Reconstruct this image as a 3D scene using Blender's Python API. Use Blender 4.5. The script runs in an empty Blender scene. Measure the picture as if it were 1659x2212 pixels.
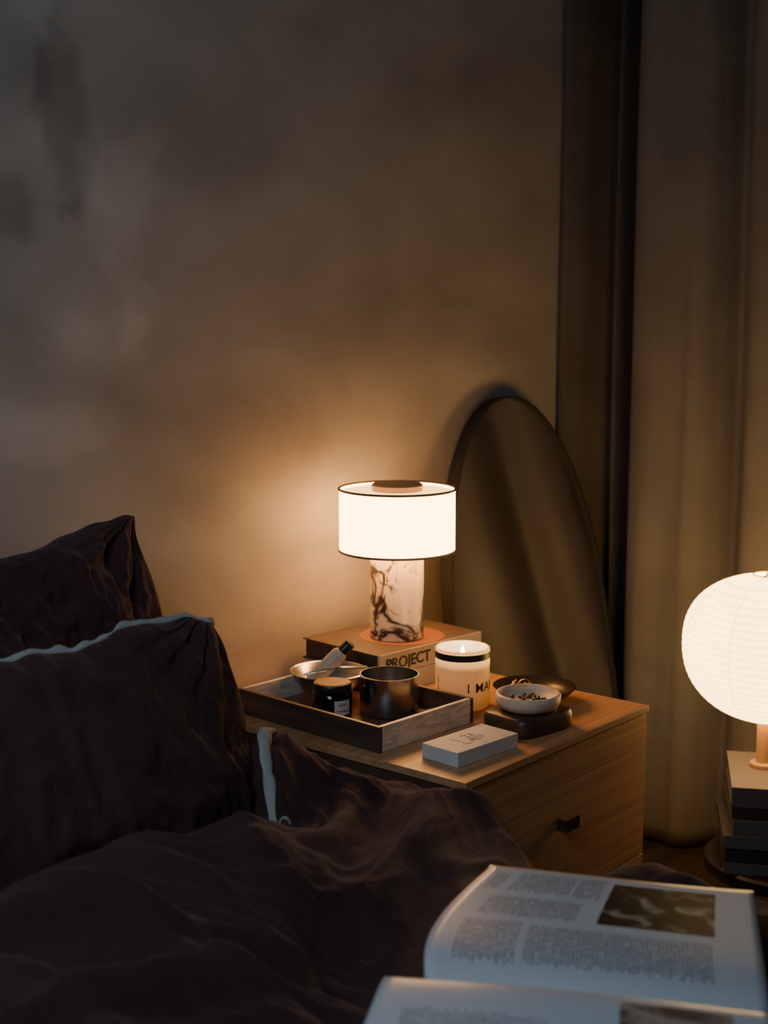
import bpy, bmesh, math, random
from mathutils import Vector, Matrix, noise
random.seed(4)
C=bpy.context; D=bpy.data
scene=C.scene
R=math.radians
# ------------------------------------------------------------ materials
def new_mat(name):
    m=D.materials.new(name); m.use_nodes=True
    nt=m.node_tree; b=nt.nodes['Principled BSDF']
    return m,nt,b
def P(b,**k):
    for n,v in k.items():
        n=n.replace('_',' ')
        if n in b.inputs: b.inputs[n].default_value=v
def col(c): return (c[0],c[1],c[2],1)
def simple(name,c1,c2=None,scale=(20,20,20),rough=.5,metal=0,bump=.0,bscale=80,detail=5,dist=0,lo=.35,hi=.65,**k):
    m,nt,b=new_mat(name)
    if c2 is None: c2=tuple(x*.8 for x in c1)
    tc=nt.nodes.new('ShaderNodeTexCoord'); mp=nt.nodes.new('ShaderNodeMapping')
    mp.inputs['Scale'].default_value=scale
    nt.links.new(tc.outputs['Object'],mp.inputs[0])
    n=nt.nodes.new('ShaderNodeTexNoise'); n.inputs['Scale'].default_value=1; n.inputs['Detail'].default_value=detail
    n.inputs['Distortion'].default_value=dist
    nt.links.new(mp.outputs[0],n.inputs['Vector'])
    r=nt.nodes.new('ShaderNodeValToRGB'); r.color_ramp.elements[0].position=lo; r.color_ramp.elements[1].position=hi
    r.color_ramp.elements[0].color=col(c1); r.color_ramp.elements[1].color=col(c2)
    nt.links.new(n.outputs[0],r.inputs[0]); nt.links.new(r.outputs[0],b.inputs['Base Color'])
    b.inputs['Roughness'].default_value=rough; b.inputs['Metallic'].default_value=metal
    if bump>0:
        n2=nt.nodes.new('ShaderNodeTexNoise'); n2.inputs['Scale'].default_value=bscale; n2.inputs['Detail'].default_value=4
        nt.links.new(tc.outputs['Object'],n2.inputs['Vector'])
        bp=nt.nodes.new('ShaderNodeBump'); bp.inputs['Strength'].default_value=bump; bp.inputs['Distance'].default_value=.004
        nt.links.new(n2.outputs[0],bp.inputs['Height']); nt.links.new(bp.outputs[0],b.inputs['Normal'])
    for kk,v in k.items(): P(b,**{kk:v})
    return m
def emis(name,c,s,base=(.8,.7,.6)):
    m,nt,b=new_mat(name); P(b,Base_Color=col(base),Emission_Color=col(c),Emission_Strength=s,Roughness=.8); return m

# plaster wall: mottled limewash with a few soft rubbed-through trowel patches
def plaster():
    m,nt,b=new_mat('limewash_plaster'); L=nt.links.new
    tc=nt.nodes.new('ShaderNodeTexCoord')
    def nz(s,d,dist,sc=(1,1,1)):
        mp=nt.nodes.new('ShaderNodeMapping'); mp.inputs['Scale'].default_value=sc; L(tc.outputs['Object'],mp.inputs[0])
        n=nt.nodes.new('ShaderNodeTexNoise'); n.inputs['Scale'].default_value=s; n.inputs['Detail'].default_value=d; n.inputs['Distortion'].default_value=dist
        L(mp.outputs[0],n.inputs['Vector']); return n
    def mt(op,a,b_=0,c=None):
        n=nt.nodes.new('ShaderNodeMath'); n.operation=op
        for i,x in enumerate((a,b_)+((c,) if c is not None else ())):
            if isinstance(x,(int,float)): n.inputs[i].default_value=x
            else: L(x,n.inputs[i])
        return n.outputs[0]
    a=nz(4.6,6,.35,(.6,1,1)); r=nt.nodes.new('ShaderNodeValToRGB')
    r.color_ramp.elements[0].position=.34; r.color_ramp.elements[0].color=(.225,.193,.170,1)
    r.color_ramp.elements[1].position=.66; r.color_ramp.elements[1].color=(.340,.298,.267,1)
    L(a.outputs[0],r.inputs[0])
    wn=nz(8,6,.6); sp=nt.nodes.new('ShaderNodeSeparateXYZ'); L(tc.outputs['Object'],sp.inputs[0])
    tot=None
    for cx,cz,rx,rz_,am in((1.235,1.34,.035,.12,.30),(1.165,1.235,.07,.04,.28),(1.34,1.24,.06,.12,-.22),(1.25,1.06,.08,.06,-.20),(1.19,.93,.08,.05,-.18),(1.13,1.42,.06,.10,.16)):
        dx=mt('DIVIDE',mt('SUBTRACT',sp.outputs[0],cx),rx); dz=mt('DIVIDE',mt('SUBTRACT',sp.outputs[2],cz),rz_)
        d=mt('SQRT',mt('ADD',mt('MULTIPLY',dx,dx),mt('MULTIPLY',dz,dz)))
        d=mt('ADD',d,mt('MULTIPLY',mt('SUBTRACT',wn.outputs[0],.5),3.2))
        q=nt.nodes.new('ShaderNodeMapRange'); q.interpolation_type='SMOOTHSTEP'; q.inputs[1].default_value=.45; q.inputs[2].default_value=1.35; q.inputs[3].default_value=am; q.inputs[4].default_value=0; L(d,q.inputs[0])
        tot=q.outputs[0] if tot is None else mt('ADD',tot,q.outputs[0])
    k=mt('SUBTRACT',1,tot)
    vm=nt.nodes.new('ShaderNodeVectorMath'); vm.operation='SCALE'; L(r.outputs[0],vm.inputs[0]); L(k,vm.inputs['Scale'])
    L(vm.outputs[0],b.inputs['Base Color'])
    f=nz(110,6,.5); f2=nz(9,5,1.0,(.6,1,1))
    ad=mt('MULTIPLY_ADD',f2.outputs[0],1.0,f.outputs[0])
    bp=nt.nodes.new('ShaderNodeBump'); bp.inputs['Strength'].default_value=.22; bp.inputs['Distance'].default_value=.002
    L(ad,bp.inputs['Height']); L(bp.outputs[0],b.inputs['Normal']); P(b,Roughness=.8)
    return m
def marble():
    m,nt,b=new_mat('veined_marble'); L=nt.links.new
    tc=nt.nodes.new('ShaderNodeTexCoord')
    def vein(s,dist,w0,w,off):
        mp=nt.nodes.new('ShaderNodeMapping'); mp.inputs['Location'].default_value=off; mp.inputs['Rotation'].default_value=(.3,.5,.2); L(tc.outputs['Object'],mp.inputs[0])
        n=nt.nodes.new('ShaderNodeTexNoise'); n.inputs['Scale'].default_value=s; n.inputs['Detail'].default_value=7; n.inputs['Distortion'].default_value=dist
        L(mp.outputs[0],n.inputs['Vector'])
        s1=nt.nodes.new('ShaderNodeMath'); s1.operation='SUBTRACT'; s1.inputs[1].default_value=.5; L(n.outputs[0],s1.inputs[0])
        s2=nt.nodes.new('ShaderNodeMath'); s2.operation='ABSOLUTE'; L(s1.outputs[0],s2.inputs[0])
        mr=nt.nodes.new('ShaderNodeMapRange'); mr.inputs[1].default_value=w0; mr.inputs[2].default_value=w; mr.inputs[3].default_value=1; mr.inputs[4].default_value=0
        L(s2.outputs[0],mr.inputs[0]); return mr
    a=vein(13,.9,.012,.055,(.31,.2,.1)); c=vein(30,1.2,.005,.04,(.7,.1,.4))
    msk=nt.nodes.new('ShaderNodeTexNoise'); msk.inputs['Scale'].default_value=16; L(tc.outputs['Object'],msk.inputs['Vector'])
    mr=nt.nodes.new('ShaderNodeMapRange'); mr.inputs[1].default_value=.45; mr.inputs[2].default_value=.6; L(msk.outputs[0],mr.inputs[0])
    mm=nt.nodes.new('ShaderNodeMath'); mm.operation='MULTIPLY'; L(c.outputs[0],mm.inputs[0]); L(mr.outputs[0],mm.inputs[1])
    mx=nt.nodes.new('ShaderNodeMath'); mx.operation='MAXIMUM'; L(a.outputs[0],mx.inputs[0]); L(mm.outputs[0],mx.inputs[1])
    mix=nt.nodes.new('ShaderNodeMix'); mix.data_type='RGBA'; mix.inputs[6].default_value=(.50,.40,.31,1); mix.inputs[7].default_value=(.022,.012,.015,1)
    L(mx.outputs[0],mix.inputs[0]); L(mix.outputs[2],b.inputs['Base Color']); P(b,Roughness=.4)
    return m
def fabric(name,c1,c2,sheen=.25,weave=900,sc=6,bs=.35):
    m,nt,b=new_mat(name); L=nt.links.new
    tc=nt.nodes.new('ShaderNodeTexCoord')
    n=nt.nodes.new('ShaderNodeTexNoise'); n.inputs['Scale'].default_value=sc; n.inputs['Detail'].default_value=6; L(tc.outputs['Object'],n.inputs['Vector'])
    r=nt.nodes.new('ShaderNodeValToRGB'); r.color_ramp.elements[0].position=.3; r.color_ramp.elements[1].position=.7
    r.color_ramp.elements[0].color=col(c1); r.color_ramp.elements[1].color=col(c2); L(n.outputs[0],r.inputs[0]); L(r.outputs[0],b.inputs['Base Color'])
    n2=nt.nodes.new('ShaderNodeTexNoise'); n2.inputs['Scale'].default_value=weave; L(tc.outputs['Object'],n2.inputs['Vector'])
    n3=nt.nodes.new('ShaderNodeTexNoise'); n3.inputs['Scale'].default_value=45; n3.inputs['Detail'].default_value=5; n3.inputs['Distortion'].default_value=1.5; L(tc.outputs['Object'],n3.inputs['Vector'])
    ad=nt.nodes.new('ShaderNodeMath'); ad.operation='MULTIPLY_ADD'; ad.inputs[1].default_value=4; L(n3.outputs[0],ad.inputs[0]); L(n2.outputs[0],ad.inputs[2])
    bp=nt.nodes.new('ShaderNodeBump'); bp.inputs['Strength'].default_value=bs; bp.inputs['Distance'].default_value=.0015
    L(ad.outputs[0],bp.inputs['Height']); L(bp.outputs[0],b.inputs['Normal'])
    P(b,Roughness=.9,Sheen_Weight=sheen,Sheen_Roughness=.5,Sheen_Tint=(1,.70,.62,1))
    P(b,Specular_IOR_Level=.12)
    return m
def translucent(name,c,fac,c2=None):
    m,nt,b=new_mat(name); L=nt.links.new
    P(b,Base_Color=col(c),Roughness=.4)
    t=nt.nodes.new('ShaderNodeBsdfTranslucent'); t.inputs[0].default_value=col(c2 or c)
    mx=nt.nodes.new('ShaderNodeMixShader'); mx.inputs[0].default_value=fac
    L(b.outputs[0],mx.inputs[1]); L(t.outputs[0],mx.inputs[2]); L(mx.outputs[0],nt.nodes['Material Output'].inputs[0])
    return m

M_wall=plaster()
M_ceil=simple('ceiling_paint',(.3,.28,.26),scale=(3,3,3),rough=.9)
M_floor=simple('dark_floorboards',(.05,.032,.022),(.025,.016,.012),scale=(2,30,2),rough=.5)
M_linen=fabric('plum_linen',(.036,.0150,.0148),(.061,.0275,.0268),sheen=.11,bs=.42)
M_linen2=fabric('dark_plum_linen',(.035,.0130,.0138),(.058,.0235,.0240),sheen=.12,bs=.6)
M_pipe=fabric('pale_grey_edging',(.27,.255,.235),(.39,.37,.345),sheen=0)
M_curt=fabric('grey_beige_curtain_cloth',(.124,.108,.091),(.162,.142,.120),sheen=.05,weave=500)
M_curt2=fabric('shaded_curtain_cloth',(.072,.059,.049),(.098,.081,.068),sheen=.03,weave=500)  # darker copy of the curtain cloth, shade of the corner folds painted in
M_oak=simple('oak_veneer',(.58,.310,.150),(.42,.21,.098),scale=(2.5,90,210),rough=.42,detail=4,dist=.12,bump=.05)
M_side=simple('shaded_oak_side',(.10,.055,.032),(.065,.036,.022),scale=(60,3,200),rough=.5,detail=4,dist=.12)  # same oak as the front, its lack of light put into a darker colour
M_dark=simple('near_black_foot',(.02,.014,.01),rough=.7)  # near-black colour of the nightstand feet
M_bronze=simple('bronze_handle',(.10,.07,.045),(.14,.10,.065),rough=.4,metal=.7)
M_wal=simple('walnut_stained_wood',(.11,.062,.04),(.06,.035,.024),scale=(60,4,60),rough=.45,detail=6,dist=.6)
M_fig=simple('figured_ash_wood',(.84,.72,.58),(.56,.45,.34),scale=(14,20,60),rough=.4,detail=3,dist=2.5)
M_trayin=simple('tray_reddish_floor',(.20,.085,.05),(.13,.055,.035),scale=(60,4,60),rough=.35,dist=.4)
M_steel=simple('brushed_steel',(.50,.53,.58),(.42,.45,.5),scale=(8,8,300),rough=.25,metal=1)
M_black=simple('black_glass',(.008,.008,.009),rough=.12)
M_blackp=simple('black_plastic',(.012,.012,.012),rough=.4)
M_label=simple('paper_label',(.62,.6,.57),(.55,.53,.5),rough=.7)
M_ink=simple('printed_ink',(.012,.01,.01),rough=.7)
M_amber=simple('cork_lid',(.28,.145,.055),(.20,.10,.04),scale=(90,90,90),rough=.5)
M_white=simple('white_box_card',(.62,.6,.6),(.55,.53,.53),rough=.55)
M_cand=translucent('candle_porcelain',(.70,.62,.50),.5,(.90,.76,.54))
M_wax=translucent('candle_wax',(.88,.80,.62),.6,(.95,.82,.58))
M_flame=emis('flame',(1,.75,.36),45)
M_shade=emis('glowing_shade_cloth',(1,.49,.145),17)
M_diff=emis('glowing_diffuser',(1,.50,.16),4)
M_trim=simple('shade_trim',(.10,.06,.04),rough=.6)
M_cap=simple('lamp_cap_metal',(.30,.20,.14),rough=.4,metal=.5)
M_marble=marble()
M_mir=simple('mirror_glass',(.56,.54,.52),(.52,.50,.48),scale=(2,2,2),rough=.12,metal=1)
M_frame=simple('black_mirror_frame',(.010,.008,.007),rough=.7)
M_blk=simple('walnut_block',(.085,.038,.024),(.05,.024,.016),scale=(6,50,50),rough=.4,dist=.5)
M_stone=simple('travertine_stone',(.80,.62,.44),(.56,.41,.28),scale=(20,20,50),rough=.5,dist=1,bump=.2)
M_pewter=simple('dark_pewter',(.16,.13,.11),(.11,.09,.075),rough=.3,metal=.85)
M_gold=simple('gold_jewellery',(.85,.55,.22),rough=.2,metal=1)
M_garnet=simple('dark_beads',(.07,.03,.022),(.16,.085,.05),scale=(200,200,200),rough=.3)
M_paper=simple('book_page_edges',(.42,.40,.37),(.30,.28,.26),scale=(3,3,900),rough=.8)
M_bk1=simple('brown_cover_card',(.095,.068,.05),(.075,.055,.042),rough=.55)
M_bk1s=simple('beige_spine_cloth',(.42,.34,.25),(.37,.30,.22),rough=.6)
M_or=simple('orange_print',(.24,.085,.035),(.20,.072,.03),rough=.65)
M_red=simple('red_print',(.4,.05,.025),rough=.6)
M_bk2=simple('cream_cover',(.40,.33,.25),rough=.6)
M_brn=simple('dark_brown_cover',(.045,.025,.018),rough=.5)
M_mauve=simple('mauve_cover',(.095,.075,.08),rough=.6)
M_slate=simple('slate_cover',(.036,.030,.032),rough=.6)
M_greyp=simple('grey_page_edges',(.12,.10,.09),(.08,.068,.06),scale=(3,3,900),rough=.8)
M_stool=simple('ebonised_wood',(.02,.013,.01),(.012,.008,.007),scale=(5,60,60),rough=.45)
M_stem=simple('light_wood_stem',(.40,.22,.10),(.32,.18,.08),scale=(60,60,8),rough=.5)
M_bedf=simple('bed_frame_wood',(.06,.04,.03),rough=.5)
M_matt=fabric('mattress_ticking',(.3,.29,.28),(.35,.34,.33))
def lantern_mat():
    m,nt,b=new_mat('lantern_paper'); L=nt.links.new
    tc=nt.nodes.new('ShaderNodeTexCoord'); sp=nt.nodes.new('ShaderNodeSeparateXYZ'); L(tc.outputs['Object'],sp.inputs[0])
    nz=nt.nodes.new('ShaderNodeTexNoise'); nz.inputs['Scale'].default_value=14; L(tc.outputs['Object'],nz.inputs['Vector'])
    ma=nt.nodes.new('ShaderNodeMath'); ma.operation='MULTIPLY_ADD'; ma.inputs[1].default_value=.010; L(nz.outputs[0],ma.inputs[0]); L(sp.outputs[2],ma.inputs[2])
    mu=nt.nodes.new('ShaderNodeMath'); mu.operation='MULTIPLY'; mu.inputs[1].default_value=2*math.pi/.0115; L(ma.outputs[0],mu.inputs[0])
    s=nt.nodes.new('ShaderNodeMath'); s.operation='SINE'; L(mu.outputs[0],s.inputs[0])
    mr=nt.nodes.new('ShaderNodeMapRange'); mr.inputs[1].default_value=.1; mr.inputs[2].default_value=1; mr.inputs[3].default_value=1; mr.inputs[4].default_value=.78; L(s.outputs[0],mr.inputs[0])
    at=nt.nodes.new('ShaderNodeMath'); at.operation='ARCTAN2'; L(sp.outputs[1],at.inputs[0]); L(sp.outputs[0],at.inputs[1])
    fr=nt.nodes.new('ShaderNodeMath'); fr.operation='PINGPONG'; fr.inputs[1].default_value=math.pi/8; L(at.outputs[0],fr.inputs[0])
    ms=nt.nodes.new('ShaderNodeMapRange'); ms.inputs[1].default_value=0; ms.inputs[2].default_value=.03; ms.inputs[3].default_value=.7; ms.inputs[4].default_value=1; L(fr.outputs[0],ms.inputs[0])
    m3=nt.nodes.new('ShaderNodeMath'); m3.operation='MULTIPLY'; L(mr.outputs[0],m3.inputs[0]); L(ms.outputs[0],m3.inputs[1])
    m2=nt.nodes.new('ShaderNodeMath'); m2.operation='MULTIPLY'; m2.inputs[1].default_value=9.0; L(m3.outputs[0],m2.inputs[0])
    L(m2.outputs[0],b.inputs['Emission Strength']); P(b,Base_Color=(.7,.6,.45,1),Emission_Color=(1,.60,.21,1),Roughness=.8)
    return m
M_lan=lantern_mat()

# ------------------------------------------------------------ object helpers
def link(o): C.collection.objects.link(o); return o
def thing(name,loc,label,category,rotz=0,rot=None,group=None):
    o=D.objects.new(name,None); o.empty_display_size=.05; o.location=loc
    o.rotation_euler=rot if rot else (0,0,R(rotz)); o['label']=label; o['category']=category
    if group:o['group']=group
    return link(o)
def mk(name,me,mat,parent=None,loc=(0,0,0),rot=(0,0,0),smooth=False,label=None):
    o=D.objects.new(name,me); o.location=loc; o.rotation_euler=rot
    if mat: me.materials.append(mat)
    if parent: o.parent=parent
    if smooth:
        for p in me.polygons: p.use_smooth=True
    if label:o['label']=label
    return link(o)
def from_py(verts,faces,name='m'):
    me=D.meshes.new(name); me.from_pydata(verts,[],faces); me.update(); return me
def fixn(me):
    bm=bmesh.new(); bm.from_mesh(me); bmesh.ops.recalc_face_normals(bm,faces=bm.faces); bm.to_mesh(me); bm.free(); return me
def box(x0,x1,y0,y1,z0,z1,bev=.002,seg=2):
    bm=bmesh.new(); bmesh.ops.create_cube(bm,size=1)
    for v in bm.verts:
        v.co=Vector(((x0+x1)/2+v.co.x*(x1-x0),(y0+y1)/2+v.co.y*(y1-y0),(z0+z1)/2+v.co.z*(z1-z0)))
    if bev>0: bmesh.ops.bevel(bm,geom=bm.edges[:],offset=bev,segments=seg,affect='EDGES',profile=.7)
    me=D.meshes.new('b'); bm.to_mesh(me); bm.free(); return me
def lathe(prof,seg=72):
    vs=[];rings=[]
    for r,z in prof:
        if r<1e-6: vs.append((0,0,z)); rings.append([len(vs)-1])
        else:
            i0=len(vs)
            for k in range(seg):
                a=2*math.pi*k/seg; vs.append((r*math.cos(a),r*math.sin(a),z))
            rings.append(list(range(i0,i0+seg)))
    fs=[]
    for a,b in zip(rings,rings[1:]):
        for k in range(seg):
            k2=(k+1)%seg
            if len(a)==1 and len(b)==1: continue
            if len(a)==1: fs.append((a[0],b[k2],b[k]))
            elif len(b)==1: fs.append((a[k],a[k2],b[0]))
            else: fs.append((a[k],a[k2],b[k2],b[k]))
    return fixn(from_py(vs,fs))
def autosm(o,ang=35):
    me=o.data
    for p in me.polygons: p.use_smooth=True
    bm=bmesh.new(); bm.from_mesh(me)
    for e in bm.edges:
        if len(e.link_faces)==2 and e.calc_face_angle(0)>R(ang): e.smooth=False
    bm.to_mesh(me); bm.free(); return o
def superell(a,b,n=4,k=48):
    pts=[]
    for i in range(k):
        t=2*math.pi*i/k; c,s=math.cos(t),math.sin(t)
        pts.append((a*math.copysign(abs(c)**(2/n),c),b*math.copysign(abs(s)**(2/n),s)))
    return pts
def prism(pts,layers):
    vs=[];fs=[];k=len(pts)
    for s,z in layers:
        for x,y in pts: vs.append((x*s,y*s,z))
    for j in range(len(layers)-1):
        for i in range(k):
            i2=(i+1)%k; fs.append((j*k+i,j*k+i2,(j+1)*k+i2,(j+1)*k+i))
    fs.append(tuple(range(k))[::-1]); fs.append(tuple(range((len(layers)-1)*k,len(layers)*k)))
    return fixn(from_py(vs,fs))
def tube(pts,r,seg=8,closed=False):
    n=len(pts); pts=[Vector(p) for p in pts]; vs=[];fs=[]
    for i,p in enumerate(pts):
        if closed: t=(pts[(i+1)%n]-pts[i-1])
        else: t=pts[min(i+1,n-1)]-pts[max(i-1,0)]
        t.normalize(); up=Vector((0,0,1)) if abs(t.z)<.9 else Vector((1,0,0))
        s=t.cross(up).normalized(); u=s.cross(t)
        for k in range(seg):
            a=2*math.pi*k/seg; vs.append(p+s*math.cos(a)*r+u*math.sin(a)*r)
    m=n if closed else n-1
    for i in range(m):
        for k in range(seg):
            k2=(k+1)%seg; j=(i+1)%n; fs.append((i*seg+k,i*seg+k2,j*seg+k2,j*seg+k))
    if not closed:
        fs.append(tuple(range(seg))); fs.append(tuple(range((n-1)*seg,n*seg)))
    return fixn(from_py(vs,fs))
def textmesh(s,size,ext=.0002,bold=0.0,spacing=1.0):
    cu=D.curves.new('t','FONT'); cu.body=s; cu.size=size; cu.extrude=ext; cu.offset=bold; cu.resolution_u=6; cu.space_character=spacing
    o=D.objects.new('t',cu); link(o); C.view_layer.update()
    me=D.meshes.new_from_object(o.evaluated_get(C.evaluated_depsgraph_get()))
    D.objects.remove(o); me.materials.clear(); return me
def join_meshes(ms):
    bm=bmesh.new()
    for m in ms: bm.from_mesh(m)
    me=D.meshes.new('j'); bm.to_mesh(me); bm.free(); return me

# ------------------------------------------------------------ room shell
def struct(name,me,mat):
    o=mk(name,me,mat); o['kind']='structure'; return o
WY=1.6; WX=2.78
struct('wall_back',box(-1.2,WX+.1,WY,WY+.1,0,2.6,0),M_wall)
struct('wall_window',box(WX,WX+.1,-2.2,WY,0,2.6,0),M_wall)
struct('floor',box(-1.2,WX+.1,-2.2,WY+.1,-.05,0,0),M_floor)
struct('ceiling',box(-1.2,WX+.1,-2.2,WY+.1,2.6,2.65,0),M_ceil)

# ------------------------------------------------------------ curtains
def catmull(pts,n):
    out=[]
    P_=[pts[0]]+pts+[pts[-1]]
    for i in range(1,len(P_)-2):
        for k in range(n):
            t=k/n; a,b,c,d=P_[i-1],P_[i],P_[i+1],P_[i+2]
            out.append(tuple(.5*((2*b[j])+(-a[j]+c[j])*t+(2*a[j]-5*b[j]+4*c[j]-d[j])*t*t+(-a[j]+3*b[j]-3*c[j]+d[j])*t**3) for j in range(2)))
    out.append(pts[-1]); return out
def curtain(name,path,label,seed,amp=.010,mat=None):
    pl=catmull(path,10); nz=70; vs=[];fs=[]
    for j in range(nz+1):
        z=.006+2.5*j/nz
        for i,(x,y) in enumerate(pl):
            w=noise.noise(Vector((y*5,z*.8,seed)))*.014+.008*noise.noise(Vector((y*18+z*1.2,z*.9,seed+9)))
            w2=noise.noise(Vector((y*3+5,z*.6,seed+3)))*amp
            vs.append((min(x+w,2.75),min(y+w2,1.590),z))
    k=len(pl)
    for j in range(nz):
        for i in range(k-1): fs.append((j*k+i,j*k+i+1,(j+1)*k+i+1,(j+1)*k+i))
    e=mk(name,from_py(vs,fs),mat or M_curt,smooth=True)
    so=e.modifiers.new('s','SOLIDIFY'); so.thickness=.003
    e['label']=label; e['category']='curtain'; e['group']='floor-length curtains'
    return e
curtain('curtain',[(2.445,1.588),(2.452,1.577),(2.49,1.562),(2.555,1.556),(2.59,1.546),(2.565,1.534),(2.555,1.524),(2.60,1.515),(2.66,1.508),(2.71,1.498)],'linen curtain gathered beside the plaster wall, corner shade put into its colour',1.3,.004,M_curt2)
pf=[(2.70,1.470),(2.64,1.482),(2.575,1.484),(2.535,1.470),(2.518,1.445),(2.515,1.418),(2.524,1.392),(2.526,1.365),(2.522,1.340),(2.535,1.315),(2.565,1.296),(2.600,1.280),(2.595,1.262),(2.560,1.245),(2.530,1.220),(2.520,1.185),(2.535,1.15),(2.58,1.13)]
yy=1.09; sgn=0
while yy>-1.9:
    pf.append((2.52 if sgn else 2.60,yy)); yy-=.05
    pf.append((2.53 if sgn else 2.61,yy)); yy-=.035; sgn=1-sgn
curtain('curtain',pf,'grey-beige linen curtain hanging in soft folds behind the lantern',2.1)
rod=thing('curtain_rod',(2.6,0,2.53),'dark metal curtain rod near the ceiling','curtain rod')
mk('rod',tube([(0,-2.0,0),(0,1.58,0)],.012,12),M_frame,rod,smooth=True)

# ------------------------------------------------------------ bed
bed=thing('bed',(0,0,0),'low bed with dark frame covered by plum linen bedding','bed')
mk('mattress',box(-.5,1.345,-.6,1.52,.2,.38,.03,4),M_matt,bed,smooth=True)
mk('bed_frame',box(-.52,1.36,-.62,1.56,.08,.2,.01),M_bedf,bed)
for x in(-.45,1.28):
    for y in(-.55,1.48): mk('leg',box(x-.03,x+.03,y-.03,y+.03,0,.08,.003),M_bedf,bed)

def sabs(n,e=.0015): return math.sqrt(n*n+e)
def ridge(n,k=2.2,e=.0015): return max(0,1-sabs(n,e)*k)
def sst(a,b,x):
    t=max(0,min(1,(x-a)/(b-a))); return t*t*(3-2*t)
OFF=Vector((.0097,-.0115))
G=Vector((.863,.687))+OFF; U=Vector((.479,-.878)); V=Vector((.878,.479))
def duvH(x,y):
    p=Vector((x,y,0)); w=noise.noise_vector(p*2.2+Vector((3,1,7)))*.30
    a=x*.90-y*.43+w.x; b=x*.43+y*.90+w.y
    calm=1-.55*sst(1.12,1.30,x)      # flatter towards the bed edge
    h=.434
    h+=.034*ridge(noise.noise(Vector((a*2.0,b*4.0,1.7))),2.2,.003)
    h+=.036*ridge(noise.noise(Vector((a*6.0+4,b*3.0,5.1))),2.2,.006)
    w2=noise.noise_vector(p*5)*.06
    r=.025*ridge(noise.noise(Vector(((a+w2.x)*3.0,(b+w2.y)*12,9.3))),2.4,.005)
    r+=.019*ridge(noise.noise(Vector(((a+w2.y)*12,(b+w2.x)*4.0,12.3))),2.4,.005)
    r+=.009*ridge(noise.noise(Vector(((a+w2.x)*7,(b+w2.y)*26,2.3))),2.4,.004)
    r+=.0050*ridge(noise.noise(Vector(((a-w2.y)*28,(b+w2.x)*8,22.3))),2.4,.004)
    r+=.0020*ridge(noise.noise(Vector(((a-w2.y)*18,(b+w2.x)*60,32.3))),2.4,.003)
    h+=r*calm+.010*(1-calm)
    h+=.022*noise.noise(p*2.7)
    def g(cx,cy,sx,sy): return math.exp(-((x-cx)/sx)**2-((y-cy)/sy)**2)
    h+=.064*g(1.17,1.155,.075,.07)+.048*g(1.24,1.07,.08,.10)+.02*g(1.02,.90,.16,.12)-.010*g(1.33,.88,.08,.14)+.026*g(1.33,1.05,.06,.07)
    h+=.080*g(.76,.985,.36,.13)+.050*g(.66,.80,.22,.18)+.02*g(.6,.6,.2,.15)
    kp=sst(1.045,1.115,y+.04*(x-.8))*(1-sst(1.07,1.12,x)); h=h*(1-kp)+.42*kp
    kq=sst(1.17,1.24,y); h=h*(1-kq)+min(h,.43)*kq
    q=Vector((x,y))-G; s=q.dot(U); t=q.dot(V)
    ds=max(-.03-s,s-.29,0); dt=max(-.28-t,t-.27,0); d=math.hypot(ds,dt)
    k=math.exp(-(d/.05)**2); h=h*(1-k)+(.519+.003*noise.noise(p*8))*k
    return h
def duvet():
    NX,NY=480,460; X0,X1=-.45,1.375; Y0,Y1=-.55,1.27
    vs=[];fs=[];NE=26
    for j in range(NY+1):
        y=Y0+(Y1-Y0)*((j/NY)**.8)
        for i in range(NX+1):
            x=X0+(X1-X0)*((i/NX)**.7)
            h=duvH(x,y); e=max(0,(x-1.30)/.075); h-=.030*e*e
            vs.append((x,y,h))
        hl=duvH(1.375,y)-.030
        for i in range(1,NE+1):
            s=i/NE; x=1.375+.022*math.sin(min(1,s*2)*math.pi/2)-.012*(1-math.cos(y*22+noise.noise(Vector((y*4,0,0)))*3))*.5*s
            vs.append((min(x,1.400),y,hl*(1-s)+.20*s if s<1 else .2))
    k=NX+1+NE
    for j in range(NY):
        for i in range(k-1): fs.append((j*k+i,j*k+i+1,(j+1)*k+i+1,(j+1)*k+i))
    return from_py(vs,fs)
dv=thing('duvet',(0,0,0),'rumpled dark plum linen duvet spread over the bed','duvet')
mk('duvet_cover',duvet(),M_linen,dv,smooth=True)
rp=catmull([(1.232,1.160),(1.205,1.170),(1.175,1.168),(1.148,1.148),(1.125,1.12),(1.102,1.09),(1.082,1.060),(1.065,1.030)],8)
hs=[max(duvH(x,y),.49) for x,y in rp]
hs=[sum(hs[max(0,i-4):i+5])/len(hs[max(0,i-4):i+5]) for i in range(len(hs))]
vs=[];fs=[]
for i,(x,y) in enumerate(rp):
    t=Vector(rp[min(i+1,len(rp)-1)])-Vector(rp[max(i-1,0)]); t.normalize(); nn=Vector((-t.y,t.x))
    wd=.0075*(1-.6*(i/len(rp))**2)+.0008*math.sin(i*.9)
    for k in(-1,-.3,.4,1):
        q=Vector((x,y))+nn*wd*k; vs.append((q.x,q.y,max(hs[i],duvH(q.x,q.y))+.003+.003*(1-k*k)-(.003*k)))
for i in range(len(rp)-1):
    for k in range(3): fs.append((i*4+k,i*4+k+1,(i+1)*4+k+1,(i+1)*4+k))
rb=mk('piping',from_py(vs,fs),M_pipe,dv,smooth=True,label='pale grey fabric edging strip'); rb.modifiers.new('s','SOLIDIFY').thickness=.003

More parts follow.
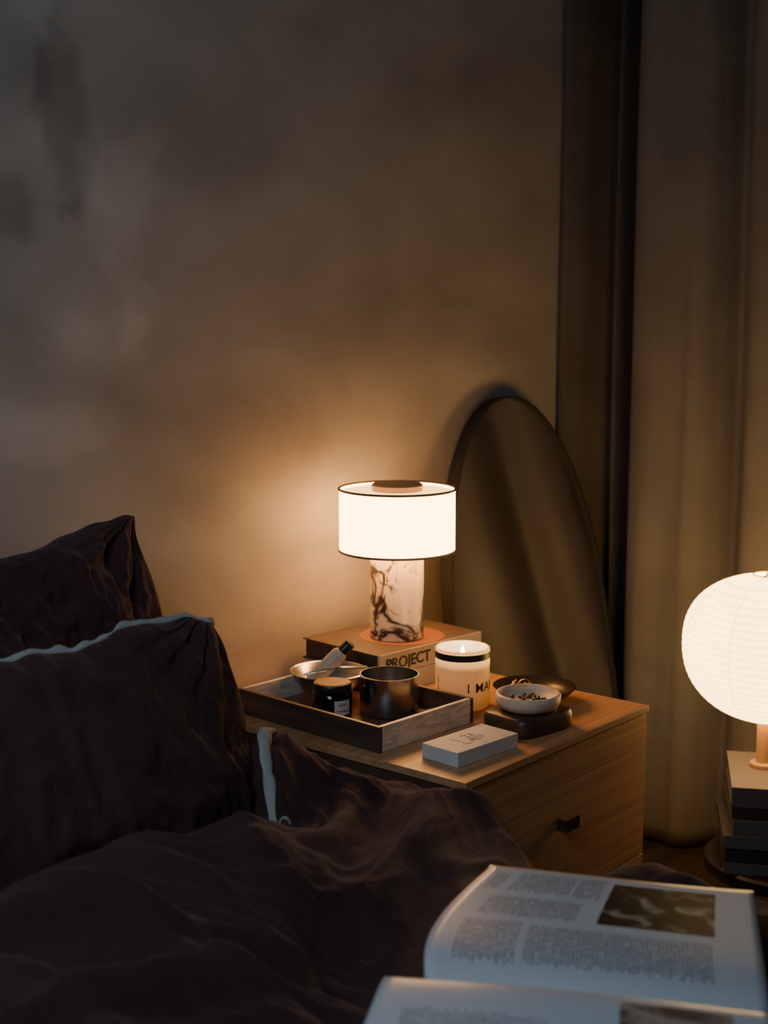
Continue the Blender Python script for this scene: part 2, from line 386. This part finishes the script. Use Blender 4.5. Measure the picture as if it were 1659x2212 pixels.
# ------------------------------------------------------------ pillows
def pillow(name,loc,lean,rz,W,H,T,mat,label,seed,pipe=None,bow=.10,roll=0,wr=.012,side_bow=.06,taper=.0,fine=1.0):
    N=160
    def pt(u,v,side):
        bu=1-bow*(1-u*u); bv=(1-side_bow*(1-v*v))*(1-taper*(1-v)/2)
        x=u*W/2*bv; y=H/2+v*H/2*bu
        e=(max(0,1-u*u)**.55)*(max(0,1-v*v)**.5)
        q=Vector((x*6,y*6,seed))
        w=noise.noise_vector(q*.6)*.5
        cr=0
        for cu,cv in((1,1),(-1,1),(1,-1),(-1,-1)):
            d=math.hypot((u-cu)*W,(v-cv)*H); an=math.atan2((v-cv)*H,(u-cu)*W)
            cr+=1.8*math.exp(-d/.18)*ridge(noise.noise(Vector((an*5.5,d*2,seed+cu+cv*3))),2.4,.003)
        cr+=1.0*ridge(noise.noise(Vector((x*5+w.x,y*9+w.y,seed+2))),2.4,.003)+.6*ridge(noise.noise(Vector((x*22+w.y*2,y*9+w.x*2,seed+9))),2.4,.003)+fine*.32*ridge(noise.noise(Vector((x*48+w.y*3,y*26+w.x*3,seed+19))))
        z=side*(T/2*e+wr*(cr-.8)*min(1,e*2.2)*(1 if side>0 else .3))
        z+=.010*noise.noise(Vector((x*9,y*9,seed+7)))*(1-e)
        y+=.012*noise.noise(Vector((x*12,0,seed+5)))*abs(v)**3+.006*noise.noise(Vector((x*33,0,seed+5)))*abs(v)**3
        x+=.016*noise.noise(Vector((y*12,0,seed+6)))*abs(u)**3
        # rounded, slumped corner tips
        c=abs(u)**8*abs(v)**8
        y-=c*.022*(1 if v>0 else -1); x-=c*.006*(1 if u>0 else -1); z+=side*.004*c
        return (x,y,z)
    e=thing(name,loc,label,'pillow',rot=(R(90-lean),0,0),group='pillows leaning on the headboard wall')
    e.rotation_euler=(Matrix.Rotation(R(rz),3,'Z')@Matrix.Rotation(R(90-lean),3,'X')@Matrix.Rotation(R(roll),3,'Z')).to_euler()
    vs=[];fs=[];k=N+1
    for side in(1,-1):
        for j in range(k):
            for i in range(k):
                f=lambda t:math.sin(t*math.pi/2)*.6+t*.4
                vs.append(pt(f(-1+2*i/N),f(-1+2*j/N),side))
    for s in(0,1):
        o=s*k*k
        for j in range(N):
            for i in range(N):
                q=(o+j*k+i,o+j*k+i+1,o+(j+1)*k+i+1,o+(j+1)*k+i); fs.append(q if s==0 else q[::-1])
    me=from_py(vs,fs); bm=bmesh.new(); bm.from_mesh(me); bmesh.ops.remove_doubles(bm,verts=bm.verts,dist=.0004); bm.to_mesh(me); bm.free()
    mk('pillowcase',me,mat,e,smooth=True)
    if pipe:
        loop=[]
        n=120
        for i in range(n+1): loop.append((-1+2*i/n,1))
        for i in range(1,4): loop.append((1,1-.12*i/3))
        vs=[];fs=[]
        for i,(u,v) in enumerate(loop):
            a=Vector(pt(u,v,1))
            dn=Vector((max(u,0)**15*1.0,v**9*1.0,0)); dn.normalize()
            wv=.003*noise.noise(Vector((i*.25,seed,0)))
            tp=1-.5*max(0,i-n)/3
            o2=max(.001,.0055+.012*noise.noise(Vector((i*.22,seed,4))))*tp
            for kk,(o_,zz) in enumerate(((-.006,.003),(.001,.0035),(o2,.002+wv),(o2,wv-.001),(.001,-.003),(-.005,-.003))):
                vs.append(a+dn*o_+Vector((0,0,zz)))
        n4=len(loop)
        for i in range(n4-1):
            for kk in range(6):
                j=i+1; k2=(kk+1)%6; fs.append((i*6+kk,j*6+kk,j*6+k2,i*6+k2))
        fs.append(tuple(range(6))); fs.append(tuple(range((n4-1)*6,n4*6)))
        mk('piping',fixn(from_py(vs,fs)),pipe,e,smooth=True,label='pale grey piping along the seam')
    return e
pillow('pillow',(.945,1.305,.43),24,-2,.60,.44,.12,M_linen2,'dark plum linen pillow leaning against the plaster wall',3.0,bow=.20,roll=2.5,wr=.016,side_bow=.02,taper=.12,fine=1.2)
pillow('pillow',(.835,1.125,.445),24,-3,.65,.318,.125,M_linen,'dark plum linen pillow with pale grey piping',8.0,pipe=M_pipe,bow=.05,roll=2.6,wr=.013,side_bow=-.03,taper=.09,fine=.7)

# ------------------------------------------------------------ nightstand
ns=thing('nightstand',(1.6425,1.32,0),'oak nightstand with small bronze drawer pulls','nightstand')
hx=.2335
mk('tabletop',box(-hx,hx,-.275,.27,.489,.5,.0015),M_oak,ns)
mk('body',join_meshes([box(-hx+.003,-hx+.018,-.250,.268,.03,.4885,.001),box(hx-.018,hx-.003,-.250,.268,.03,.4885,.001),box(-hx+.018,hx-.018,.25,.268,.03,.4885,.001),box(-hx+.018,hx-.018,-.25,.25,.03,.045,.001),box(-hx+.018,hx-.018,-.25,.25,.25,.262,.001)]),M_side,ns,label='oak cabinet body with shade put into its colour')
for z0,z1 in((.264,.4865),(.034,.262)):
    dr=mk('drawer',join_meshes([box(-hx+.002,hx-.002,-.272,-.252,z0,z1,.0008),box(-hx+.03,hx-.03,-.252,.2,z0+.02,z0+.03,.001)]),M_oak,ns)
    hz=(z0+z1)/2+.006
    mk('handle',join_meshes([box(-.016,.018,-.290,-.286,hz-.009,hz+.009,.001),box(-.016,-.012,-.287,-.272,hz-.008,hz+.008,.001)]),M_bronze,dr)
for x in(-.2,.2):
    for y in(-.22,.23): mk('foot',box(x-.015,x+.015,y-.015,y+.015,0,.03,.002),M_dark,ns)

# ------------------------------------------------------------ books under lamp
def bookobj(loc,rz,w,d,t,cover,spine,label,group,pages=M_paper):
    e=thing('book',loc,label,'book',rotz=rz,group=group)
    mk('page_block',box(-w/2+.004,w/2-.004,-d/2+.003,d/2-.004,.0025,t-.0025,.0005),pages,e)
    mk('cover',join_meshes([box(-w/2,w/2,-d/2,d/2,0,.0025,.0008),box(-w/2,w/2,-d/2,d/2,t-.0025,t,.0008)]),cover,e)
    mk('spine',box(-w/2,w/2,-d/2-.0015,-d/2+.003,.0,t,.001),spine,e)
    return e
ga='books stacked under the table lamp'
b2=bookobj((1.770,1.467,.5005),-5,.238,.177,.031,M_bk2,M_bk2,'cream clothbound book at the bottom of the lamp stack',ga)
b1=bookobj((1.770,1.467,.532),-5,.240,.177,.034,M_bk1,M_bk1s,'brown art book with a printed spine and orange circle cover',ga,pages=M_brn)
mk('cover_print',lathe([(0,.0002),(.070,.0002),(.070,.0005),(0,.0005)],96),M_or,b1,loc=(0.006,-.016,.034))
tm=textmesh('PROJECT',.0255,.0002,.0005,1.0)
mk('lettering',tm,M_ink,b1,loc=(-.106,-.0905,.0080),rot=(R(90),0,0))
mk('red_dot',lathe([(0,0),(.009,0),(.009,.0004),(0,.0004)],32),M_red,b1,loc=(.028,-.0902,.022),rot=(R(90),0,0))

# ------------------------------------------------------------ table lamp
lp=thing('table_lamp',(1.76,1.449,.5668),'small table lamp with veined marble base and glowing drum shade','lamp')
mk('base',lathe([(0,0),(.042,0),(.0435,.0015),(.0435,.150),(.043,.152),(0,.152)],96),M_marble,lp)
autosm(lp.children[0])
sz0,sz1=.145,.245
sh=mk('lamp_shade',lathe([(.0925,sz0),(.094,sz0),(.094,sz1),(.0925,sz1),(.0925,sz0)],96),M_shade,lp,label='glowing cream fabric drum shade'); autosm(sh)
for z in(sz0,sz1):
    mk('shade_trim',tube([(.0943*math.cos(a),.0943*math.sin(a),z) for a in [2*math.pi*i/96 for i in range(96)]],.0021,8,True),M_trim,lp,smooth=True,label='thin dark trim ring')
autosm(mk('diffuser',lathe([(0,sz1-.006),(.091,sz1-.006),(.091,sz1-.004),(0,sz1-.004)],96),M_diff,lp))
autosm(mk('stem',lathe([(0,.152),(.012,.152),(.012,sz1-.006),(0,sz1-.006)],32),M_cap,lp))
autosm(mk('cap',lathe([(0,sz1-.003),(.041,sz1-.003),(.042,sz1+.006),(.040,sz1+.008),(0,sz1+.008)],72),M_cap,lp,label='dark round metal cap'))

# ------------------------------------------------------------ tray
tr=thing('tray',(1.5375,1.3475,.5003),'shallow rectangular wooden tray with figured wood sides','tray',rotz=-3)
mk('tray_base',box(-.094,.094,-.138,.138,0,.006,.001),M_trayin,tr)
mk('side_wall',box(-.101,-.094,-.145,.145,0,.037,.0012),M_wal,tr)
mk('side_wall',box(.094,.101,-.145,.145,0,.037,.0012),M_wal,tr)
mk('side_wall',box(-.094,.094,-.145,-.138,0,.037,.0012),M_fig,tr,label='pale figured wood side')
mk('side_wall',box(-.094,.094,.138,.145,0,.037,.0012),M_fig,tr)
TZ=.507
bw=thing('bowl',(1.572,1.430,TZ),'polished steel bowl standing in the wooden tray','bowl')
autosm(mk('bowl_body',lathe([(0,0),(.022,0),(.024,.003),(.038,.014),(.050,.028),(.0585,.0435),(.060,.044),(.0585,.045),(.056,.0435),(.048,.029),(.036,.0165),(.02,.007),(0,.006)],96),M_steel,bw),60)
cp=thing('cup',(1.576,1.312,TZ),'brushed steel straight-sided cup in the wooden tray','cup')
autosm(mk('cup_body',lathe([(0,0),(.042,0),(.044,.002),(.044,.0585),(.0425,.0585),(.0425,.003),(0,.003)],96),M_steel,cp),50)
jr=thing('jar',(1.505,1.362,TZ),'small black cosmetic jar with cork-coloured lid and white label','jar')
autosm(mk('jar_body',lathe([(0,0),(.027,0),(.0295,.003),(.0295,.037),(.026,.040),(0,.040)],72),M_black,jr),50)
autosm(mk('lid',lathe([(0,.040),(.0275,.040),(.0282,.041),(.0282,.050),(.027,.0515),(0,.0515)],72),M_blackp,jr),50)
autosm(mk('lid_top',lathe([(0,.0515),(.0245,.0515),(.0245,.0522),(0,.0522)],72),M_amber,jr,label='warm amber lid disc'),50)
def wrap(parent,name,mat,phi0,w,h,z0,Rr,n=16):
    vs=[];fs=[]
    for i in range(n+1):
        a=phi0+w/Rr*i/n
        for z in(z0,z0+h):
            vs.append((Rr*math.cos(a),Rr*math.sin(a),z))
    for i in range(n): fs.append((2*i,2*i+2,2*i+3,2*i+1))
    return mk(name,from_py(vs,fs),mat,parent,smooth=True)
pj=math.atan2(-1.362,-1.505)
wrap(jr,'paper_label',M_label,pj+.10,.026,.022,.008,.0298)
def wraptext(parent,s,size,phi0,z0,Rr,mat,bold=0,name='lettering',ext=.0001,turn=False,spacing=1):
    me=textmesh(s,size,ext,bold,spacing)
    bm=bmesh.new(); bm.from_mesh(me); bmesh.ops.triangulate(bm,faces=bm.faces)
    for _ in range(5):
        es=[e for e in bm.edges if e.calc_length()>.0022]
        if not es: break
        bmesh.ops.subdivide_edges(bm,edges=es,cuts=1); bmesh.ops.triangulate(bm,faces=[f for f in bm.faces if len(f.verts)>3])
    bm.to_mesh(me); bm.free()
    for v in me.vertices:
        x,y=v.co.x,v.co.y
        if turn: x,y=-y,x
        a=phi0+x/Rr; rr=Rr+v.co.z; v.co=Vector((rr*math.cos(a),rr*math.sin(a),z0+y))
    return mk(name,me,mat,parent)
wraptext(jr,'BLŪM',.0046,pj+.32,.022,.0301,M_ink)
wraptext(jr,'HAND CREAM',.0028,pj+.22,.0135,.0301,M_ink)
rv=Vector((.643,-.766,0))
ax=(rv*.72+Vector((0,0,.72))).normalized()
q=Vector((0,0,1)).rotation_difference(ax)
gb=thing('glass_bottle',(1.556,1.452,.532),'small frosted glass vial with black cap leaning in the steel bowl','bottle',rot=q.to_euler())
M_tube=translucent('frosted_tube',(.55,.50,.46),.3)
autosm(mk('bottle_body',lathe([(0,0),(.010,0),(.0125,.002),(.0125,.062),(.0085,.068),(0,.068)],40),M_tube,gb),50)
autosm(mk('cap',lathe([(0,.068),(.0085,.068),(.0085,.086),(.0075,.087),(0,.087)],32),M_blackp,gb,label='black screw cap'),50)
tw=thing('tweezers',(1.572,1.430,.5535),'slim steel tweezers lying across the bowl rim','tweezers')
mk('arm',tube([(-.05,.004,0),(0,-.002,.002),(.045,-.038,.001)],.0016,8),M_steel,tw,smooth=True)
mk('arm',tube([(-.05,.004,0),(0,-.010,.002),(.042,-.044,.001)],.0016,8),M_steel,tw,smooth=True)
pn=thing('pencil',(1.602,1.262,TZ+.0035),'slim dark wooden pencil lying in the tray','pencil',rotz=-12)
mk('pencil_body',tube([(-.045,0,0),(.02,0,0)],.0035,6),M_brn,pn)
mk('pencil_tip',lathe([(.0034,0),(.0008,.01),(0,.0115)],12),M_stem,pn,loc=(.02,0,0),rot=(0,R(90),0))

# ------------------------------------------------------------ candle
CX,CY=1.694,1.265; ph=math.atan2(-CY,-CX); CR=.0415
cd=thing('candle',(CX,CY,.5003),'lit scented candle in white jar with black band and lettering','candle')
autosm(mk('candle_jar',lathe([(0,0),(.039,0),(CR,.0025),(CR,.0905),(.0405,.0915),(.0385,.0915),(.038,.0905),(.038,.055)],96),M_cand,cd),50)
autosm(mk('wax',lathe([(0,.004),(.0375,.004),(.0375,.066),(.03,.065),(0,.064)],64),M_wax,cd),50)
autosm(mk('band',lathe([(CR,.0765),(CR+.0005,.0765),(CR+.0005,.0865),(CR,.0865)],96),M_blackp,cd,label='glossy black band'),50)
mk('wick',tube([(0,0,.062),(.0005,0,.078)],.0009,8),M_ink,cd)
mk('flame',lathe([(0,.074),(.0026,.077),(.0033,.081),(.0026,.086),(.0012,.090),(0,.092)],20),M_flame,cd,smooth=True)
wraptext(cd,'I MAKE',.0205,ph+.16,.029,CR+.0003,M_ink,.0001,spacing=1.12)
wraptext(cd,'SOY WAX',.0055,ph-1.02,.026,CR+.0003,M_ink,.0001,name='small_print',turn=True)
pl=D.lights.new('candle_light','POINT'); pl.energy=.40; pl.color=(1,.68,.36); pl.shadow_soft_size=.004
o=D.objects.new('candle_light',pl); o.location=(0,0,.094); o.parent=cd; link(o)

# ------------------------------------------------------------ small box
bx=thing('card_box',(1.514,1.116,.5003),'small white cardboard box with a fine line drawing on its lid','box',rotz=-4.6)
mk('box_body',box(-.0625,.0625,-.0325,.0325,0,.0205,.0012),M_white,bx)
def scr(pts,n=8): return tube([(x*.85,y,.0207) for x,y in catmull(pts,n)],.0003,5)
mk('line_drawing',join_meshes([scr([(-.030,.016),(-.028,.008),(-.026,-.004),(-.030,-.012),(-.022,-.015),(-.010,-.012),(-.008,-.006)]),
  scr([(-.008,-.004),(-.004,-.010),(.001,-.006),(.003,.002),(-.002,.006),(-.004,0),(.002,-.010),(.010,-.013)]),
  scr([(.006,-.010),(.010,.004),(.012,.014),(.016,.010),(.013,.0),(.018,-.008),(.024,-.004),(.020,.003)]),
  scr([(-.006,.012),(-.002,.017),(.004,.012),(-.001,.010)])]),M_ink,bx)

# ------------------------------------------------------------ wood block, bowl, dish
bl=thing('wooden_block',(1.662,1.122,.5003),'dark walnut block with rounded corners','wooden block',rotz=-8)
autosm(mk('block_body',prism(superell(.058,.046,5.0),[(.93,0),(.985,.003),(1,.008),(1,.018),(.985,.022),(.96,.0255),(.92,.0275)]),M_blk,bl),50)
sb=thing('stone_bowl',(1.664,1.124,.5282),'round cream travertine bowl holding dark beads','bowl')
autosm(mk('bowl_body',lathe([(0,0),(.036,0),(.043,.004),(.047,.012),(.0475,.021),(.046,.0235),(.043,.0235),(.041,.018),(.036,.0105),(0,.0095)],72),M_stone,sb),60)
ms=[]
for i in range(22):
    a=random.random()*6.28; r=random.random()**.5*.026
    bm=bmesh.new(); bmesh.ops.create_icosphere(bm,subdivisions=2,radius=.0022+.0015*random.random())
    for v in bm.verts: v.co+=Vector((r*math.cos(a),r*math.sin(a),.0122+.002*random.random()))
    me=D.meshes.new('x'); bm.to_mesh(me); bm.free(); ms.append(me)
bd=mk('bead_necklace',join_meshes(ms),M_garnet,None,loc=(1.664,1.124,.528),smooth=True); bd['kind']='stuff'; bd['label']='heap of dark beads in the stone bowl'; bd['category']='beads'
ds=thing('dish',(1.774,1.187,.5003),'wide dark pewter dish holding gold jewellery','dish')
autosm(mk('dish_body',lathe([(0,0),(.034,0),(.036,.003),(.052,.014),(.063,.026),(.064,.027),(.0625,.0275),(.050,.0165),(.034,.006),(0,.005)],96),M_pewter,ds),60)
ring_me=None
for i in range(8):
    a=i*1.3; r=.006+.014*((i*37)%10)/10; rr=.0095
    t=thing('ring',(1.774+r*math.cos(a)-.010,1.187+r*math.sin(a)+.012,.512+.0055*(i%4)),'thin gold ring lying in the pewter dish','ring',rot=(R(20+25*(i%3)),R(15*(i%4)),a),group='gold rings in the dish')
    if ring_me is None: ring_me=tube([(rr*math.cos(x),rr*math.sin(x),0) for x in [2*math.pi*k/32 for k in range(32)]],.0011,8,True); ring_me.materials.append(M_gold)
    o=D.objects.new('band',ring_me); o.parent=t; o.location=(0,0,.004); link(o)
    for p in ring_me.polygons: p.use_smooth=True

# ------------------------------------------------------------ mirror
ML=math.atan2(.160,.93); mh=.255; spring=.50; top=.445
mr=thing('mirror',(2.233,1.418,.0),'arched mirror in thin black frame leaning on the wall','mirror',rot=(R(90)-ML,0,0))
def arch(ins,z):
    pts=[(-mh+ins,ins,z),(mh-ins,ins,z)]
    for i in range(49):
        a=math.pi*i/48; pts.append(((mh-ins)*math.cos(a),spring+(top-ins)*math.sin(a)*1.0,z))
    return pts
def frame_mesh():
    L_=[arch(0,-.012),arch(0,.014),arch(.005,.014),arch(.005,.008)]; k=len(L_[0]); vs=sum(L_,[]); fs=[]
    for j in range(3):
        for i in range(k): fs.append((j*k+i,j*k+(i+1)%k,(j+1)*k+(i+1)%k,(j+1)*k+i))
    fs.append(tuple(range(k))); return fixn(from_py(vs,fs))
mk('mirror_frame',frame_mesh(),M_frame,mr)
g=arch(.0048,.008); mk('mirror_glass',from_py(g,[tuple(range(len(g)))]),M_mir,mr)

# ------------------------------------------------------------ lantern on stool
SX,SY=2.214,.962
stl=thing('stool',(SX,SY,0),'low dark wooden stool carrying books and lantern','stool')
autosm(mk('seat',lathe([(0,.150),(.130,.150),(.137,.154),(.137,.172),(.133,.176),(0,.176)],64),M_stool,stl),40)
for i in range(4):
    a=math.pi/4+i*math.pi/2+.3
    mk('leg',tube([(.095*math.cos(a),.095*math.sin(a),.15),(.125*math.cos(a),.125*math.sin(a),0)],.014,12),M_stool,stl,smooth=True)
z=.1765; gs='books stacked on the stool'
for (t,cv,w,d,rz,lb,dx) in((.020,M_slate,.22,.20,-60,'dark slate hardcover book on the stool',0),(.024,M_brn,.215,.20,-63.5,'dark brown paperback in the stool stack',.004),(.022,M_slate,.22,.20,-60,'charcoal hardcover book in the stool stack',-.003),(.026,M_slate,.21,.195,-58,'slate hardcover book in the stool stack',.003),(.020,M_brn,.205,.195,-62.5,'thin brown book in the stool stack',.005),(.034,M_mauve,.20,.195,-61,'muted mauve hardcover book under the lantern',.0)):
    bookobj((SX+dx,SY-dx,z),rz,w,d,t,cv,M_greyp if cv is M_slate else cv,lb,gs,pages=M_greyp); z+=t+.0004
LZ=z
LX,LY=2.212,1.010
ln=thing('lantern_lamp',(LX,LY,LZ),'glowing round ribbed paper lantern on wooden stem','lamp')
autosm(mk('stem',lathe([(0,0),(.022,0),(.022,.006),(.012,.008),(.012,.085),(0,.085)],32),M_stem,ln),40)
prof=[]
cz=.532-LZ; RH,RV=.141,.126
for i in range(33):
    t=-1+2*i/32; t=math.copysign(1-(1-abs(t))**1.5,t)
    zz=t+.06*(1-t*t)
    prof.append((max(.028,RH*(1-abs(t)**2.35)**.5),cz+RV*zz))
pr=[]
for (r1,z1),(r2,z2) in zip(prof,prof[1:]):
    pr.append((r1,z1)); pr.append(((r1+r2)/2+.0008,(z1+z2)/2))
pr.append(prof[-1])
mk('lantern_shade',lathe(pr,96),M_lan,ln,smooth=True,label='ribbed glowing paper globe')
rr_=prof[0][0]
mk('ring',tube([(rr_*math.cos(a),rr_*math.sin(a),cz+RV) for a in [2*math.pi*k/48 for k in range(48)]],.0012,8,True),M_stem,ln,smooth=True)
mk('ring',tube([(rr_*math.cos(a),rr_*math.sin(a),cz-RV) for a in [2*math.pi*k/48 for k in range(48)]],.0012,8,True),M_stem,ln,smooth=True)
mk('wire_handle',tube([(.015*math.cos(a),0,cz+RV+.006*math.sin(a)) for a in [math.pi*k/12 for k in range(13)]],.0015,6),M_frame,ln,smooth=True)
mk('wire_spreader',tube([(-rr_,0,cz+RV),(rr_,0,cz+RV)],.0012,6),M_frame,ln,smooth=True)

# ------------------------------------------------------------ open book
def pagemat(name,blocks,pic,faint,pc=((.014,.011,.009,1),(.40,.33,.24,1)),lo=.52,hi=.70):
    m,nt,b=new_mat(name); L=nt.links.new
    tc=nt.nodes.new('ShaderNodeTexCoord'); sp=nt.nodes.new('ShaderNodeSeparateXYZ'); L(tc.outputs['UV'],sp.inputs[0])
    S,T=sp.outputs[0],sp.outputs[1]
    def m_(op,a,b_=0,c=None):
        n=nt.nodes.new('ShaderNodeMath'); n.operation=op
        for i,x in enumerate((a,b_)+((c,) if c is not None else ())):
            if isinstance(x,(int,float)): n.inputs[i].default_value=x
            else: L(x,n.inputs[i])
        return n.outputs[0]
    def rect(s0,s1,t0,t1):
        return m_('MULTIPLY',m_('MULTIPLY',m_('GREATER_THAN',S,s0),m_('LESS_THAN',S,s1)),m_('MULTIPLY',m_('GREATER_THAN',T,t0),m_('LESS_THAN',T,t1)))
    row=m_('MULTIPLY',S,84); fr=m_('FRACT',row); fl=m_('FLOOR',row)
    line=m_('LESS_THAN',fr,.45)
    cb=nt.nodes.new('ShaderNodeCombineXYZ'); L(m_('MULTIPLY',fl,7.31),cb.inputs[0]); L(m_('MULTIPLY',T,80),cb.inputs[1])
    n=nt.nodes.new('ShaderNodeTexNoise'); n.inputs['Scale'].default_value=1; n.inputs['Detail'].default_value=2; L(cb.outputs[0],n.inputs['Vector'])
    word=m_('GREATER_THAN',n.outputs[0],.44)
    wn=nt.nodes.new('ShaderNodeTexWhiteNoise'); wn.noise_dimensions='1D'; L(fl,wn.inputs['W'])
    tot=None
    for (s0,s1,t0,t1) in blocks:
        rr=m_('MULTIPLY',m_('MULTIPLY',m_('GREATER_THAN',S,s0),m_('LESS_THAN',S,s1)),m_('MULTIPLY',m_('LESS_THAN',T,t1),m_('GREATER_THAN',T,m_('MULTIPLY_ADD',wn.outputs[0],.035,t0))))
        tot=rr if tot is None else m_('MAXIMUM',tot,rr)
    txt=m_('MULTIPLY',m_('MULTIPLY',tot,m_('MULTIPLY',line,word)),faint)
    mx=nt.nodes.new('ShaderNodeMix'); mx.data_type='RGBA'; mx.inputs[6].default_value=(.54,.55,.58,1); mx.inputs[7].default_value=(.06,.06,.065,1); L(txt,mx.inputs[0])
    n2=nt.nodes.new('ShaderNodeTexNoise'); n2.inputs['Scale'].default_value=9; n2.inputs['Detail'].default_value=5; n2.inputs['Distortion'].default_value=.8
    L(tc.outputs['UV'],n2.inputs['Vector'])
    rp=nt.nodes.new('ShaderNodeValToRGB'); rp.color_ramp.elements[0].position=lo; rp.color_ramp.elements[0].color=pc[0]; rp.color_ramp.elements[1].position=hi; rp.color_ramp.elements[1].color=pc[1]
    L(n2.outputs[0],rp.inputs[0])
    m2=nt.nodes.new('ShaderNodeMix'); m2.data_type='RGBA'; L(rect(*pic),m2.inputs[0]); L(mx.outputs[2],m2.inputs[6]); L(rp.outputs[0],m2.inputs[7])
    L(m2.outputs[2],b.inputs['Base Color']); P(b,Roughness=.34)
    return m
PM1=pagemat('printed_page',[(.05,.10,.74,.93),(.14,.35,.74,.95),(.365,.465,.72,.95),(.10,.42,.50,.69),(.08,.27,.14,.46),(.29,.85,.14,.44)],(.49,.86,.51,.93),.85)
PM2=pagemat('printed_page_with_image',[(.08,.45,.3,.5)],(.62,.9,.16,.6),.7,((.16,.09,.06,1),(.42,.33,.26,1)),.40,.62)
BA=math.atan2(U.y,U.x)
ob=thing('open_book',(G.x,G.y,.5245),'large open book with printed pages lying on the duvet','book',rot=(0,0,BA))
LU,LV=.266,.248
def prof_far(t):
    v=t*LV; return .008+.029*(1-math.exp(-v/.018))-.006*t**1.2
def prof_near(t):
    v=t*LV; return .008+.042*(1-math.exp(-v/.012))-.020*t**1.5
def pages(pf,sign,mat,name):
    NU,NV=30,50; vs=[];fs=[];uv=[]
    for j in range(NV+1):
        t=(j/NV)**1.5
        for i in range(NU+1):
            s=i/NU
            xo=(-.024*math.sin(min(1,t*1.05)**.7*math.pi)*(1-s)*.85-.004*(1-t)*(1-s)+.013*t*(1-s)) if sign>0 else -.038*min(1,t*9)*(1-s)
            vs.append((s*LU+xo,sign*t*LV,pf(t)+.003*math.sin(s*3.1+t*2))); uv.append((s,t))
    k=NU+1; n=len(vs)
    for j in range(NV):
        for i in range(NU):
            q=(j*k+i,j*k+i+1,(j+1)*k+i+1,(j+1)*k+i); fs.append(q if sign>0 else q[::-1])
    top=len(fs)
    bd=[j*k for j in range(NV,-1,-1)]+list(range(1,k))+[j*k+NU for j in range(1,NV+1)]+[NV*k+i for i in range(NU-1,0,-1)]
    m0=len(vs)
    for b_ in bd:
        x,y,z=vs[b_]; vs.append((x,y,.003)); uv.append(uv[b_])
    m=len(bd)
    for i in range(m):
        a,c=bd[i],bd[(i+1)%m]; fs.append((a,c,m0+(i+1)%m,m0+i))
    fs.append(tuple(range(m0,m0+m)))
    me=from_py(vs,fs); ul=me.uv_layers.new(name='UVMap')
    for lp_ in me.loops: ul.data[lp_.index].uv=uv[lp_.vertex_index]
    me.materials.append(mat); me.materials.append(M_paper)
    for p in me.polygons:
        p.material_index=0 if p.index<top else 1
        p.use_smooth=p.index<top
    fixn(me); return mk(name,me,None,ob)
pages(prof_far,1,PM1,'page_block'); pages(prof_near,-1,PM2,'page_block')
mk('cover',join_meshes([box(-.003,LU+.003,.004,LV+.004,0,.003,.001),box(-.003,LU+.003,-LV-.004,-.004,0,.003,.001),box(-.003,LU+.003,-.005,.005,0,.002,.0005)]),M_bk2,ob)

# ------------------------------------------------------------ lights, world, camera
def area(name,loc,target,size,e,c):
    l=D.lights.new(name,'AREA'); l.energy=e; l.color=c; l.size=size; l.shape='SQUARE'
    o=D.objects.new(name,l); o.location=loc; d=Vector(target)-Vector(loc); o.rotation_euler=d.to_track_quat('-Z','Y').to_euler(); link(o)
area('window_daylight',(.0,.70,1.60),(1.05,1.6,.95),.6,8.8,(.62,.82,1.0))
w=D.worlds.new('w'); scene.world=w; w.use_nodes=True
w.node_tree.nodes['Background'].inputs[0].default_value=(.6,.75,.95,1); w.node_tree.nodes['Background'].inputs[1].default_value=.03
cam=D.cameras.new('cam'); co=D.objects.new('camera',cam); link(co)
co.location=(0,0,1.11); co.rotation_euler=(R(90-8.4),0,R(-50))
cam.sensor_fit='VERTICAL'; cam.sensor_height=36; cam.lens=50; cam.clip_start=.02
cam.dof.use_dof=True; cam.dof.focus_distance=1.92; cam.dof.aperture_fstop=5.0
scene.camera=co
